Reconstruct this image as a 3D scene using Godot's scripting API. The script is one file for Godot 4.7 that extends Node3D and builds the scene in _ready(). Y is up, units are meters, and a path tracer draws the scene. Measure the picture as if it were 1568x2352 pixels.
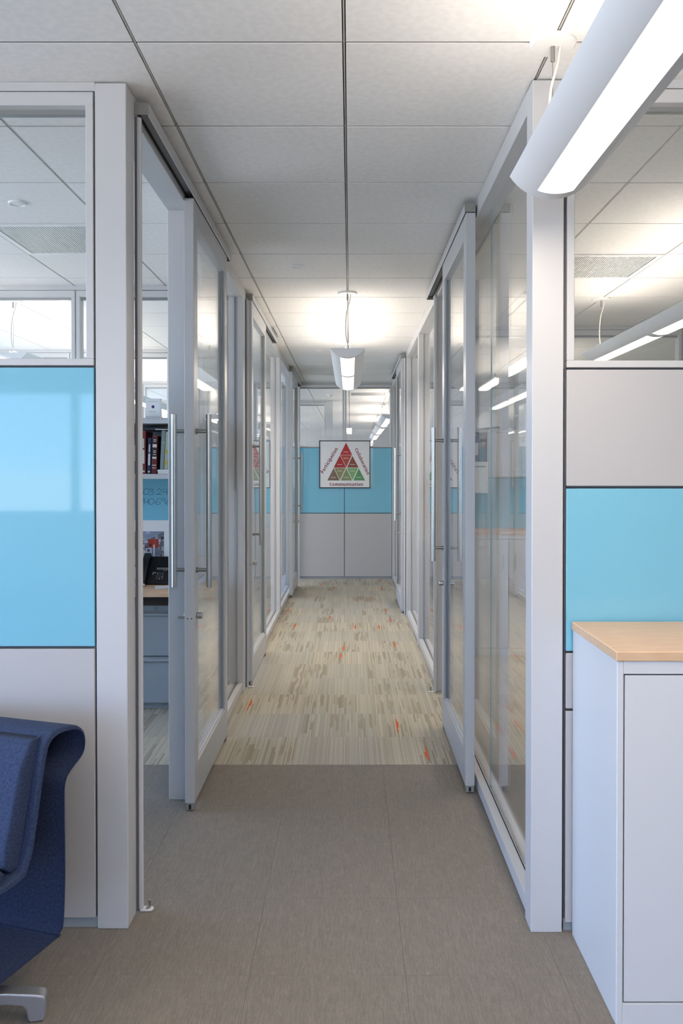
extends Node3D
# Coordinates in the comments and helpers: x to the right, y up, d = distance in front of the camera (z = -d).

const EYE := 1.478
const TOP := 2.731      # ceiling
const GRID_X := -0.018  # a main ceiling runner
const GRID_D := 2.529   # a cross joint of the ceiling
const TILE := 0.6096
const CARPET := 0.457

var M := {}
var org := {}
var used := {}
var meshes := {}
var rng := RandomNumberGenerator.new()


func _ready() -> void:
	rng.seed = 7
	# ---------------------------------------------------------------- camera
	var cam := Camera3D.new()
	cam.name = "camera"
	cam.projection = Camera3D.PROJECTION_FRUSTUM
	cam.near = 0.05
	cam.far = 200.0
	var f := 1981.0
	var pitch := deg_to_rad(0.65)
	cam.size = 2352.0 / f * cam.near
	cam.frustum_offset = Vector2(784.0 - 804.0, (1085.0 + f * tan(pitch)) - 1176.0) / f * cam.near
	add_child(cam)
	cam.position = Vector3(0, EYE, 0)
	cam.rotation.x = -pitch
	cam.current = true
	# ---------------------------------------------------------------- sky and exposure
	var env := Environment.new()
	env.background_mode = Environment.BG_SKY
	var sm := ProceduralSkyMaterial.new()
	sm.sky_top_color = Color(0.56, 0.73, 1.0)
	sm.sky_horizon_color = Color(0.77, 0.87, 1.0)
	sm.ground_horizon_color = Color(0.88, 0.91, 0.95)
	sm.ground_bottom_color = Color(0.85, 0.87, 0.90)
	sm.sky_energy_multiplier = 1.0
	sm.energy_multiplier = 1.0
	env.sky = Sky.new()
	env.sky.sky_material = sm
	env.background_energy_multiplier = 6.4
	env.tonemap_mode = Environment.TONE_MAPPER_LINEAR
	env.tonemap_exposure = 1.05
	env.sdfgi_enabled = true
	env.ssao_enabled = true
	env.ssil_enabled = true
	var we := WorldEnvironment.new()
	we.name = "world_environment"
	we.environment = env
	add_child(we)

	make_materials()
	shell_and_windows()
	ceiling_grid()
	carpets()
	partitions()
	corridor_walls()
	doors()
	lamps()
	ceiling_fittings()
	notice_board()
	front_room()
	left_office()
	right_office()


# ==================================================================== materials
func mat(key: String, col: Color, rough := 0.5, metal := 0.0) -> StandardMaterial3D:
	var m := StandardMaterial3D.new()
	m.resource_name = key
	m.albedo_color = col
	m.roughness = rough
	m.metallic = metal
	M[key] = m
	return m


func noise_tex(freq: float, a: Color, b: Color, size := 256, seed_ := 1, oct := 3) -> NoiseTexture2D:
	var n := FastNoiseLite.new()
	n.seed = seed_
	n.frequency = freq
	n.fractal_octaves = oct
	var t := NoiseTexture2D.new()
	t.width = size
	t.height = size
	t.seamless = true
	t.noise = n
	var g := Gradient.new()
	g.set_color(0, a)
	g.set_color(1, b)
	t.color_ramp = g
	return t


func make_materials() -> void:
	mat("tile", Color(0.945, 0.94, 0.93), 0.9)
	M.tile.albedo_texture = noise_tex(0.09, Color(0.955, 0.955, 0.955), Color(1, 1, 1), 256, 3)
	M.tile.uv1_triplanar = true
	M.tile.uv1_world_triplanar = true
	M.tile.uv1_scale = Vector3(1.3, 1.3, 1.3)
	mat("runner", Color(0.74, 0.73, 0.71), 0.5)
	mat("joint_shade", Color(0.42, 0.415, 0.41), 0.6)  # dark grey stands in for the shade inside the tile joints
	mat("plenum", Color(0.16, 0.16, 0.17), 0.9)
	mat("frame", Color(0.765, 0.765, 0.77), 0.38)
	mat("alu", Color(0.72, 0.725, 0.735), 0.36)
	mat("panel", Color(0.715, 0.71, 0.71), 0.42)
	mat("core", Color(0.36, 0.36, 0.38), 0.7)
	mat("gap", Color(0.04, 0.04, 0.045), 0.8)
	mat("rail_grey", Color(0.52, 0.53, 0.53), 0.45)
	mat("cap_grey", Color(0.54, 0.535, 0.52), 0.5)
	mat("blue", Color(0.49, 0.74, 0.825), 0.04)
	mat("wall", Color(0.80, 0.795, 0.785), 0.8)
	mat("slab", Color(0.30, 0.29, 0.28), 0.9)
	var g := mat("glass", Color(0.93, 0.98, 0.96, 0.03), 0.0)
	g.transparency = BaseMaterial3D.TRANSPARENCY_ALPHA
	mat("glass_edge", Color(0.50, 0.66, 0.68), 0.2)
	mat("steel", Color(0.74, 0.73, 0.71), 0.28, 1.0)
	mat("steel_dull", Color(0.62, 0.61, 0.59), 0.4, 1.0)
	mat("cast_alu", Color(0.70, 0.71, 0.73), 0.42, 0.75)
	mat("black", Color(0.06, 0.06, 0.07), 0.35)
	mat("white", Color(0.90, 0.90, 0.895), 0.45)
	mat("cabinet", Color(0.83, 0.835, 0.845), 0.45)
	mat("file_grey", Color(0.60, 0.63, 0.65), 0.5)
	mat("lamp_shell", Color(0.92, 0.925, 0.935), 0.45)
	mat("cable", Color(0.88, 0.87, 0.84), 0.5)
	var d := mat("diffuser", Color(1, 1, 1), 0.5)
	d.emission_enabled = true
	d.emission = Color(1.0, 0.97, 0.93)
	d.emission_energy_multiplier = 1.6
	var w := mat("wood", Color(1, 1, 1), 0.45)
	w.albedo_texture = noise_tex(0.02, Color(0.83, 0.685, 0.545), Color(0.87, 0.735, 0.60), 256, 5)
	w.uv1_triplanar = true
	w.uv1_scale = Vector3(1.5, 6, 8)
	var fb := mat("fabric", Color(1, 1, 1), 0.95)
	fb.albedo_texture = noise_tex(0.06, Color(0.125, 0.17, 0.275), Color(0.225, 0.29, 0.43), 512, 9, 5)
	fb.uv1_triplanar = true
	fb.uv1_scale = Vector3(3.2, 3.2, 3.2)
	# carpets
	M.stripe = []
	for k in 7:
		var s := mat("carpet_stripe_%d" % k, Color(1, 1, 1), 0.95)
		s.albedo_texture = stripe_image(100 + k)
		M.stripe.append(s)
	M.plain = []
	for k in 3:
		var s := mat("carpet_plain_%d" % k, Color(1, 1, 1), 0.95)
		s.albedo_texture = plain_image(40 + k)
		M.plain.append(s)


func image_tex(n: int, px: PackedByteArray) -> ImageTexture:
	return ImageTexture.create_from_image(Image.create_from_data(n, n, false, Image.FORMAT_RGB8, px))


func stripe_image(sd: int) -> ImageTexture:
	# loop-pile carpet: fine lines along v, dashes of darker yarn, a few rust-orange dashes
	var r := RandomNumberGenerator.new()
	r.seed = sd
	var n := 320
	var px := PackedByteArray()
	px.resize(n * n * 3)
	var base := Color(0.685, 0.655, 0.585).lerp(Color(0.655, 0.635, 0.585), r.randf())
	var dark := Color(0.60, 0.565, 0.49)
	var dark2 := Color(0.565, 0.535, 0.475)
	var orange := Color(0.78, 0.36, 0.17)
	var lines := 56
	var a := []
	for l in lines:
		a.append([])
	# groups of long streaks of darker yarn with ragged ends
	for cl in [1, 3, 4, 2, 0, 5, 3][sd % 7]:
		var at := r.randi_range(-6, lines - 12)
		var c0 := r.randf_range(0.1, 0.9)
		var step := r.randi_range(2, 3)
		for k in r.randi_range(4, 9):
			var l0 := at + k * step + r.randi_range(-1, 1)
			var mid := c0 + r.randf_range(-0.3, 0.3)
			var ln := r.randf_range(0.25, 0.95)
			var col := dark if r.randf() < 0.7 else dark2
			for j in (1 if r.randf() < 0.65 else 2):
				if l0 + j >= 0 and l0 + j < lines:
					a[l0 + j].append([mid - ln * 0.5 + r.randf_range(-0.1, 0.1), mid + ln * 0.5 + r.randf_range(-0.1, 0.1), col])
	if sd % 2:
		var l0 := r.randi_range(8, lines - 9)
		var c0 := r.randf_range(0.3, 0.7)
		var ln := r.randf_range(0.4, 0.62)
		a[l0].append([c0 - ln * 0.5, c0 + ln * 0.5, orange])
		a[l0 + 1].append([c0 - ln * 0.3, c0 + ln * 0.12, orange])
	for l in lines:
		var tone := r.randf_range(0.94, 1.05)
		var x0 := l * n / lines
		var x1 := (l + 1) * n / lines
		for y in n:
			var v := float(y) / n
			var c := base * tone
			for run in a[l]:
				if v > run[0] and v < run[1]:
					c = run[2]
			for x in range(x0, x1):
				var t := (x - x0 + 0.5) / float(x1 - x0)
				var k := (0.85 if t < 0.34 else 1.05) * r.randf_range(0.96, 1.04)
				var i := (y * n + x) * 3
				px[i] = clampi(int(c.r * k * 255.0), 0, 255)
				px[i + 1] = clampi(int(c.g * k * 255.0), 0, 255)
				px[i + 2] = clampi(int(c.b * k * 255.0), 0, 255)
	return image_tex(n, px)


func plain_image(sd: int) -> ImageTexture:
	var r := RandomNumberGenerator.new()
	r.seed = sd
	var n := 320
	var px := PackedByteArray()
	px.resize(n * n * 3)
	var nz := FastNoiseLite.new()
	nz.seed = sd
	nz.frequency = 0.02
	var base := Color(0.505, 0.475, 0.435)
	for x in n:
		var col := r.randf_range(0.95, 1.05)
		for y in n:
			if r.randf() < 0.07:
				col = r.randf_range(0.93, 1.07)
			var k := col * (0.97 if x % 4 == 0 else 1.0) * r.randf_range(0.96, 1.04) * (1.0 + 0.03 * nz.get_noise_2d(x, y))
			var i := (y * n + x) * 3
			px[i] = clampi(int(base.r * k * 255.0), 0, 255)
			px[i + 1] = clampi(int(base.g * k * 255.0), 0, 255)
			px[i + 2] = clampi(int(base.b * k * 255.0), 0, 255)
	return image_tex(n, px)


# ==================================================================== helpers
func P(x: float, y: float, d: float) -> Vector3:
	return Vector3(x, y, -d)


func numbered(nm: String) -> String:
	if not used.has(nm):
		used[nm] = 0
		return nm
	used[nm] += 1
	return "%s_%03d" % [nm, used[nm]]


func thing(nm: String, label: String, category: String, at := Vector3.ZERO, group := "", kind := "") -> Node3D:
	var o := Node3D.new()
	o.name = numbered(nm)
	add_child(o)
	o.position = at
	org[o] = at
	o.set_meta("label", label)
	o.set_meta("category", category)
	if group:
		o.set_meta("group", group)
	if kind:
		o.set_meta("kind", kind)
	return o


func part(parent: Node3D, nm: String, mesh: Mesh, m: Material, at := Vector3.ZERO, rot := Vector3.ZERO) -> MeshInstance3D:
	var o := MeshInstance3D.new()
	o.name = nm
	o.mesh = mesh
	o.material_override = m
	o.position = at - org.get(parent, Vector3.ZERO)
	o.rotation = rot
	parent.add_child(o, true)
	org[o] = at
	return o


func tri(st: SurfaceTool, a: Vector3, b: Vector3, c: Vector3, out: Vector3) -> void:
	var n := (b - a).cross(c - a)
	if n.length_squared() < 1e-18:
		return
	n = n.normalized()
	if n.dot(out) < 0.0:
		n = -n
		var t := b
		b = c
		c = t
	# clockwise front faces
	for v in [a, c, b]:
		st.set_normal(n)
		st.set_uv(Vector2(v.x, v.z))
		st.add_vertex(v)


func quad(st: SurfaceTool, a: Vector3, b: Vector3, c: Vector3, d: Vector3, out: Vector3) -> void:
	tri(st, a, b, c, out)
	tri(st, a, c, d, out)


# corners [point, normal]; front faces run clockwise
func smooth_tri(st: SurfaceTool, vs: Array) -> void:
	var g: Vector3 = (vs[1][0] - vs[0][0]).cross(vs[2][0] - vs[0][0])
	var out: Vector3 = vs[0][1] + vs[1][1] + vs[2][1]
	for k in ([0, 2, 1] if g.dot(out) > 0.0 else [0, 1, 2]):
		st.set_normal(vs[k][1])
		st.set_uv(Vector2(vs[k][0].x, vs[k][0].y))
		st.add_vertex(vs[k][0])


func begin() -> SurfaceTool:
	var st := SurfaceTool.new()
	st.begin(Mesh.PRIMITIVE_TRIANGLES)
	return st


func add_box(st: SurfaceTool, c: Vector3, s: Vector3, bev := 0.0) -> void:
	var h := s * 0.5
	var q := minf(bev, minf(h.x, minf(h.y, h.z)) * 0.49)
	if q <= 0.0:
		for ax in 3:
			for sg in [-1.0, 1.0]:
				var n := Vector3.ZERO
				n[ax] = sg
				var u := Vector3.ZERO
				u[(ax + 1) % 3] = h[(ax + 1) % 3]
				var w := Vector3.ZERO
				w[(ax + 2) % 3] = h[(ax + 2) % 3]
				var o := c + n * h[ax]
				quad(st, o + u + w, o + u - w, o - u - w, o - u + w, n)
		return
	var v := func(sx: float, sy: float, sz: float, ax: int) -> Vector3:
		var p := Vector3(sx * (h.x - q), sy * (h.y - q), sz * (h.z - q))
		p[ax] += [sx, sy, sz][ax] * q
		return c + p
	for a in [-1.0, 1.0]:
		quad(st, v.call(a, 1, 1, 0), v.call(a, 1, -1, 0), v.call(a, -1, -1, 0), v.call(a, -1, 1, 0), Vector3(a, 0, 0))
		quad(st, v.call(1, a, 1, 1), v.call(1, a, -1, 1), v.call(-1, a, -1, 1), v.call(-1, a, 1, 1), Vector3(0, a, 0))
		quad(st, v.call(1, 1, a, 2), v.call(1, -1, a, 2), v.call(-1, -1, a, 2), v.call(-1, 1, a, 2), Vector3(0, 0, a))
		for b in [-1.0, 1.0]:
			quad(st, v.call(a, b, 1, 0), v.call(a, b, -1, 0), v.call(a, b, -1, 1), v.call(a, b, 1, 1), Vector3(a, b, 0))
			quad(st, v.call(a, 1, b, 0), v.call(a, -1, b, 0), v.call(a, -1, b, 2), v.call(a, 1, b, 2), Vector3(a, 0, b))
			quad(st, v.call(1, a, b, 1), v.call(-1, a, b, 1), v.call(-1, a, b, 2), v.call(1, a, b, 2), Vector3(0, a, b))
			for e in [-1.0, 1.0]:
				tri(st, v.call(a, b, e, 0), v.call(a, b, e, 1), v.call(a, b, e, 2), Vector3(a, b, e))


func box_mesh(s: Vector3, bev := 0.0) -> Mesh:
	var key := "%.5f %.5f %.5f %.5f" % [s.x, s.y, s.z, bev]
	if not meshes.has(key):
		var st := begin()
		add_box(st, Vector3.ZERO, s, bev)
		meshes[key] = st.commit()
	return meshes[key]


func box(parent: Node3D, nm: String, x0: float, x1: float, y0: float, y1: float, d0: float, d1: float, m: Material, bev := 0.0015) -> MeshInstance3D:
	return part(parent, nm, box_mesh(Vector3(absf(x1 - x0), absf(y1 - y0), absf(d1 - d0)), bev), m, P((x0 + x1) / 2, (y0 + y1) / 2, (d0 + d1) / 2))


# a surface of revolution about y: profile of (radius, y) from bottom to top
func lathe(profile: Array, seg := 24) -> Mesh:
	var st := begin()
	add_lathe(st, profile, seg)
	return st.commit()


func add_lathe(st: SurfaceTool, profile: Array, seg := 24, tf := Transform3D()) -> void:
	for i in profile.size() - 1:
		var a: Vector2 = profile[i]
		var b: Vector2 = profile[i + 1]
		var t := (b - a).normalized()
		var nn := Vector2(t.y, -t.x)
		for k in seg:
			var t0 := TAU * k / seg
			var t1 := TAU * (k + 1) / seg
			var c := []
			for w in [[a, t0], [b, t0], [b, t1], [a, t1]]:
				var r: Vector2 = w[0]
				c.append([tf * Vector3(r.x * cos(w[1]), r.y, r.x * sin(w[1])), (tf.basis * Vector3(nn.x * cos(w[1]), nn.y, nn.x * sin(w[1]))).normalized()])
			smooth_tri(st, [c[0], c[1], c[2]])
			smooth_tri(st, [c[0], c[2], c[3]])


func rod_mesh(r: float, ln: float, seg := 20, ch := 0.001) -> Mesh:
	var h := ln / 2
	return lathe([Vector2(0, -h), Vector2(r - ch, -h), Vector2(r, -h + ch), Vector2(r, h - ch), Vector2(r - ch, h), Vector2(0, h)], seg)


# a tube along points
func add_tube(st: SurfaceTool, pts: Array, r: float, seg := 8) -> void:
	var rings := []
	for i in pts.size():
		var p: Vector3 = pts[i]
		var t: Vector3 = (pts[mini(i + 1, pts.size() - 1)] - pts[maxi(i - 1, 0)]).normalized()
		var u := t.cross(Vector3.UP if absf(t.y) < 0.9 else Vector3.RIGHT).normalized()
		var w := u.cross(t).normalized()
		var ring := []
		for k in seg + 1:
			var a := TAU * k / seg
			var n := u * cos(a) + w * sin(a)
			ring.append([p + n * r, n])
		rings.append(ring)
	for i in rings.size() - 1:
		for k in seg:
			smooth_tri(st, [rings[i][k], rings[i + 1][k], rings[i + 1][k + 1]])
			smooth_tri(st, [rings[i][k], rings[i + 1][k + 1], rings[i][k + 1]])


func smooth_path(pts: Array, steps := 6) -> Array:
	var res := []
	for i in pts.size() - 1:
		var p0 = pts[maxi(i - 1, 0)]
		var p3 = pts[mini(i + 2, pts.size() - 1)]
		for k in steps:
			res.append(pts[i].cubic_interpolate(pts[i + 1], p0, p3, float(k) / steps))
	res.append(pts[-1])
	return res


# profile (2D, in a,b) extruded along the third axis over +-half, with edges rounded by r
func add_extruded(st: SurfaceTool, prof: PackedVector2Array, half: float, r: float, place: Callable) -> void:
	var n := prof.size()
	var area := 0.0
	for i in n:
		area += prof[i].cross(prof[(i + 1) % n])
	var sgn := 1.0 if area > 0 else -1.0
	var nrm := []
	for i in n:
		var e := (prof[(i + 1) % n] - prof[(i + n - 1) % n]).normalized()
		nrm.append(Vector2(e.y, -e.x) * sgn)
	var levels := [[-half, r, -1.0]]
	if r > 0.0:
		levels = [[-half, r, -1.0], [-half + r * 0.3, r * 0.3, -0.7], [-half + r, 0.0, 0.0], [half - r, 0.0, 0.0], [half - r * 0.3, r * 0.3, 0.7], [half, r, 1.0]]
	else:
		levels = [[-half, 0.0, 0.0], [half, 0.0, 0.0]]
	for l in levels.size() - 1:
		var A: Array = levels[l]
		var B: Array = levels[l + 1]
		for i in n:
			var j := (i + 1) % n
			var cn := []
			for w in [[A, i], [B, i], [B, j], [A, j]]:
				var lv: Array = w[0]
				var q: int = w[1]
				var p: Vector2 = prof[q] - nrm[q] * lv[1]
				var o: Vector3 = place.call(p, lv[0])
				var nn: Vector3 = place.call(p + nrm[q] * 0.01 * (1.0 - absf(lv[2])), lv[0] + 0.01 * lv[2]) - o
				cn.append([o, nn.normalized()])
			if r <= 0.0:
				var fn: Vector3 = (cn[1][0] - cn[0][0]).cross(cn[3][0] - cn[0][0]).normalized()
				if fn.dot(cn[0][1] + cn[3][1]) < 0.0:
					fn = -fn
				quad(st, cn[0][0], cn[1][0], cn[2][0], cn[3][0], fn)
				continue
			smooth_tri(st, [cn[0], cn[1], cn[2]])
			smooth_tri(st, [cn[0], cn[2], cn[3]])
	for sd in [-1.0, 1.0]:
		var cap := PackedVector2Array()
		for i in n:
			cap.append(prof[i] - nrm[i] * r)
		var idx := Geometry2D.triangulate_polygon(cap)
		var out: Vector3 = place.call(Vector2.ZERO, sd) - place.call(Vector2.ZERO, 0.0)
		for t in range(0, idx.size(), 3):
			tri(st, place.call(cap[idx[t]], half * sd), place.call(cap[idx[t + 1]], half * sd), place.call(cap[idx[t + 2]], half * sd), out)


func in_zy(p: Vector2, w: float) -> Vector3:   # profile in (z, y), extruded along x
	return Vector3(w, p.y, p.x)


func in_xy(p: Vector2, w: float) -> Vector3:   # profile in (x, y), extruded along z
	return Vector3(p.x, p.y, w)


func in_xz(p: Vector2, w: float) -> Vector3:   # profile in (x, z), extruded along y
	return Vector3(p.x, w, p.y)


func text_mesh(s: String, width: float, depth := 0.002, weight := 700) -> TextMesh:
	var t := TextMesh.new()
	var fnt := SystemFont.new()
	fnt.font_names = PackedStringArray(["Droid Sans"])
	fnt.font_weight = weight
	t.font = fnt
	t.text = s
	t.font_size = 32
	t.pixel_size = 0.01
	t.depth = depth
	var w := t.get_aabb().size.x
	if w > 0.0:
		t.pixel_size = 0.01 * width / w
	return t


# rough position of a point in the photograph
func pixel(x: float, y: float, d: float) -> Vector2:
	return Vector2(804.0 + 1981.0 * x / d, 1085.0 - 1981.0 * (y - EYE) / d)


func seen_area(x: float, y: float, d: float) -> float:
	if d < 0.6:
		return 0.0
	var p := pixel(x, y, d)
	if p.x < -250 or p.x > 1818 or p.y < -300 or p.y > 2600:
		return 0.0
	return 1.0 / (d * d * d)


# ==================================================================== building shell
func shell_and_windows() -> void:
	var fl := thing("floor", "grey and striped carpet tiles laid over the whole floor", "floor", Vector3.ZERO, "", "structure")
	box(fl, "subfloor", -5.2, 5.2, -0.2, -0.006, -5.3, 25.2, M.slab, 0.0)
	var wr := thing("wall_right", "plain pale wall beyond the offices opposite the windows", "wall", P(5.1, 0, 10), "", "structure")
	box(wr, "plaster", 5.0, 5.2, 0, TOP, -5.3, 25.2, M.wall, 0.0)
	var wb := thing("wall_end", "plain pale end wall behind the far offices", "wall", P(0, 0, 25.1), "", "structure")
	box(wb, "plaster", -5.0, 5.0, 0, TOP, 25.0, 25.2, M.wall, 0.0)
	window_wall("wall_facade", "window_1", "long exterior wall of windows lighting the offices", true, -5.0, -5.3, 25.2, 0.12, 2.69)
	window_wall("wall_behind", "window_2", "exterior wall of windows behind the lounge", false, -5.1, -4.95, 1.3, 1.0, 2.45)
	var wl := thing("wall_lounge", "plain pale wall beside the lounge windows", "wall", P(3.1, 0, -5.1), "", "structure")
	box(wl, "plaster", 1.3, 5.0, 0, TOP, -5.2, -5.0, M.wall, 0.0)


func window_wall(wn: String, nm: String, label: String, along_d: bool, at: float, a0: float, a1: float, sill: float, head: float) -> void:
	var w := thing(wn, "low pale wall and lintel of the " + label, "wall", Vector3.ZERO, "", "structure")
	var o := thing(nm, label, "window", Vector3.ZERO, "", "structure")
	var b := func(parent: Node3D, n: String, p0: float, p1: float, y0: float, y1: float, thick: float, m: Material) -> void:
		if along_d:
			box(parent, n, at - thick / 2, at + thick / 2, y0, y1, p0, p1, m, 0.0)
		else:
			box(parent, n, p0, p1, y0, y1, at - thick / 2, at + thick / 2, m, 0.0)
	b.call(w, "parapet", a0, a1, 0.0, sill, 0.2, M.wall)
	b.call(w, "lintel", a0, a1, head, TOP, 0.2, M.wall)
	var n := int(round((a1 - a0) / 1.5))
	var st := (a1 - a0) / n
	for k in n + 1:
		var p := a0 + st * k
		b.call(o, "mullion", maxf(p - 0.04, a0), minf(p + 0.04, a1), sill, head, 0.12, M.frame)
	for k in n:
		var pm := QuadMesh.new()
		pm.size = Vector2(st - 0.08, head - sill)
		var mid := a0 + st * (k + 0.5)
		part(o, "pane", pm, M.glass, P(at, (sill + head) / 2, mid) if along_d else P(mid, (sill + head) / 2, at), Vector3(0, PI / 2 if along_d else 0.0, 0))


# ==================================================================== ceiling
var vents := []


func ceiling_grid() -> void:
	var c := thing("ceiling", "suspended ceiling of square off-white tiles with shade painted grey in the cross joints", "ceiling", P(0, TOP, 4), "", "structure")
	box(c, "plenum_slab", -5.2, 5.2, TOP + 0.03, TOP + 0.2, -5.3, 25.2, M.plenum, 0.0)
	vents = [[-1.847 + TILE / 2, GRID_D + 3.5 * TILE], [GRID_X + 2.5 * TILE, GRID_D + 4.5 * TILE], [GRID_X + 0.5 * TILE, GRID_D + 18.5 * TILE], [GRID_X - 1.5 * TILE, GRID_D + 8.5 * TILE]]
	var spots := []
	for i in range(-9, 9):
		for j in range(-13, 38):
			var x := GRID_X + (i + 0.5) * TILE
			var d := GRID_D + (j + 0.5) * TILE
			if x < -5.1 or x > 5.1 or d < -5.2 or d > 25.1:
				continue
			var is_vent := false
			for v in vents:
				if absf(v[0] - x) < 0.1 and absf(v[1] - d) < 0.1:
					is_vent = true
			if not is_vent:
				spots.append([seen_area(x, TOP, d), x, d])
	spots.sort_custom(func(a, b): return a[0] > b[0])
	var gx := 0.011
	var gd := 0.011
	var s := Vector3(TILE - gx, 0.02, TILE - gd)
	var rest := begin()
	for k in spots.size():
		var at := P(spots[k][1], TOP + 0.01, spots[k][2])
		if k < 290 and spots[k][0] > 0.0:
			part(c, "ceiling_tile", box_mesh(s, 0.0008), M.tile, at)
		else:
			add_box(rest, at - org[c], s, 0.0)
	var r := part(c, "ceiling_tile_field", rest.commit(), M.tile, org[c])
	r.set_meta("kind", "stuff")
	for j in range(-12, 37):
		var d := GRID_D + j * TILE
		box(c, "shaded_cross_tee", -5.1, 5.1, TOP + 0.0035, TOP + 0.024, d - 0.0055, d + 0.0055, M.joint_shade, 0.0)  # tee coloured dark, so the joint shade is painted on
	for i in range(-8, 10):
		var x := GRID_X + i * TILE
		if absf(x) < 5.0:
			box(c, "main_runner", x - 0.0022, x + 0.0022, TOP + 0.002, TOP + 0.028, -5.2, 25.1, M.runner, 0.0)


func ceiling_fittings() -> void:
	var names := ["slatted air vent in the ceiling of the office with the bookshelf", "slatted air vent in the ceiling of the office with the hard hat", "slatted air vent in the ceiling beyond the corridor end wall", "slatted air vent in the ceiling of the middle office beside the bookshelf office"]
	for k in 4:
		var v: Array = vents[k]
		var o := thing("ceiling_vent", names[k], "air vent", P(v[0], TOP - 0.006, v[1]), "ceiling vents")
		var h := TILE / 2 - 0.006
		for s in [-1, 1]:
			box(o, "frame", v[0] - h, v[0] + h, TOP - 0.006, TOP + 0.012, v[1] + s * h, v[1] + s * (h - 0.03), M.white)
			box(o, "frame", v[0] + s * h, v[0] + s * (h - 0.03), TOP - 0.006, TOP + 0.012, v[1] - h + 0.03, v[1] + h - 0.03, M.white)
		box(o, "back_plate", v[0] - h, v[0] + h, TOP + 0.02, TOP + 0.026, v[1] - h, v[1] + h, M.core, 0.0)
		var st := begin()
		var n := 40
		for i in n:
			var x := -h + 0.035 + (2 * h - 0.07) * (i + 0.5) / n
			add_box(st, Vector3(x, 0.008, 0), Vector3(0.0055, 0.009, 2 * h - 0.06))
		var sl := part(o, "slats", st.commit(), M.white, P(v[0], TOP - 0.006, v[1]))
		sl.set_meta("kind", "stuff")
	var caps := [[-1.545, 4.02, "small white sprinkler cover in the bookshelf office ceiling"], [-0.318, 5.24, "small white sprinkler cover in the corridor ceiling before the hanging lamp"], [-0.326, 8.87, "small white sprinkler cover in the corridor ceiling behind the hanging lamp"]]
	for cpt in caps:
		var o := thing("sprinkler_cover", cpt[2], "sprinkler", P(cpt[0], TOP, cpt[1]), "ceiling sprinkler covers")
		part(o, "ring", lathe([Vector2(0.030, -0.004), Vector2(0.034, -0.010), Vector2(0.040, -0.008), Vector2(0.041, 0.0)]), M.white, P(cpt[0], TOP, cpt[1]))
		part(o, "cover_plate", lathe([Vector2(0, -0.007), Vector2(0.029, -0.0065), Vector2(0.030, -0.004)]), M.white, P(cpt[0], TOP, cpt[1]))
	var sd := thing("smoke_detector", "white smoke detector on the ceiling beyond the corridor end wall", "smoke detector", P(-0.32, TOP, 13.9))
	part(sd, "base", lathe([Vector2(0, -0.018), Vector2(0.05, -0.016), Vector2(0.058, -0.008), Vector2(0.06, 0.0)]), M.white, P(-0.32, TOP, 13.9))
	part(sd, "sensor", lathe([Vector2(0, -0.048), Vector2(0.026, -0.045), Vector2(0.036, -0.03), Vector2(0.036, -0.018)]), M.white, P(-0.32, TOP, 13.9))


# ==================================================================== carpet tiles
func top_tile(sz: float, gap: float) -> Mesh:
	var st := begin()
	var h := sz / 2 - gap / 2
	add_box(st, Vector3(0, -0.003, 0), Vector3(2 * h, 0.0055, 2 * h))
	var arr := st.commit().surface_get_arrays(0)
	var uv := PackedVector2Array()
	for v in arr[Mesh.ARRAY_VERTEX]:
		uv.append(Vector2(v.x / sz + 0.5, v.z / sz + 0.5))
	arr[Mesh.ARRAY_TEX_UV] = uv
	var m := ArrayMesh.new()
	m.add_surface_from_arrays(Mesh.PRIMITIVE_TRIANGLES, arr)
	return m


func carpets() -> void:
	var fl: Node3D = get_node("floor")
	var tm := top_tile(CARPET, 0.0006)
	var spots := []
	for i in range(-12, 13):
		for j in range(-22, 46):
			var x := -0.295 + (i + 0.5) * CARPET
			var d := 4.347 + (j + 0.5) * CARPET
			if absf(x) > 5.1 or d < -5.1 or d > 25.1:
				continue
			var a := seen_area(x, 0, d)
			if d > 2.8 and (x < -0.95 or x > 0.8):
				a *= 0.12
			spots.append([a, x, d, j >= 0])
	spots.sort_custom(func(p, q): return p[0] > q[0])
	var few := 0
	var rest := [[], [], [], [], [], [], [], [], [], []]
	var h := CARPET / 2
	for k in spots.size():
		var s: Array = spots[k]
		var v := rng.randi_range(0, 6) if s[3] else rng.randi_range(0, 2)
		var turn := PI * rng.randi_range(0, 1)
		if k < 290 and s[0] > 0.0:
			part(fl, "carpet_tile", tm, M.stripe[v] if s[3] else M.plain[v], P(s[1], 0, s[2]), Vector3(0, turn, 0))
		else:
			rest[v if s[3] else 7 + v].append(P(s[1], 0, s[2]))
	for k in 10:
		if rest[k].is_empty():
			continue
		var st := begin()
		for p in rest[k]:
			st.append_from(tm, 0, Transform3D(Basis(), p))
		var o := part(fl, "carpet_tile_field", st.commit(), M.stripe[k] if k < 7 else M.plain[k - 7])
		o.set_meta("kind", "stuff")


# ==================================================================== solid partitions with glazed tops, running along x
const LEFT_KIND := [[0.035, 0.908, "panel"], [0.917, 1.815, "blue"]]
const RIGHT_KIND := [[0.030, 0.712, "panel"], [0.720, 0.898, "panel"], [0.906, 1.426, "blue"], [1.434, 1.806, "panel"]]


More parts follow.
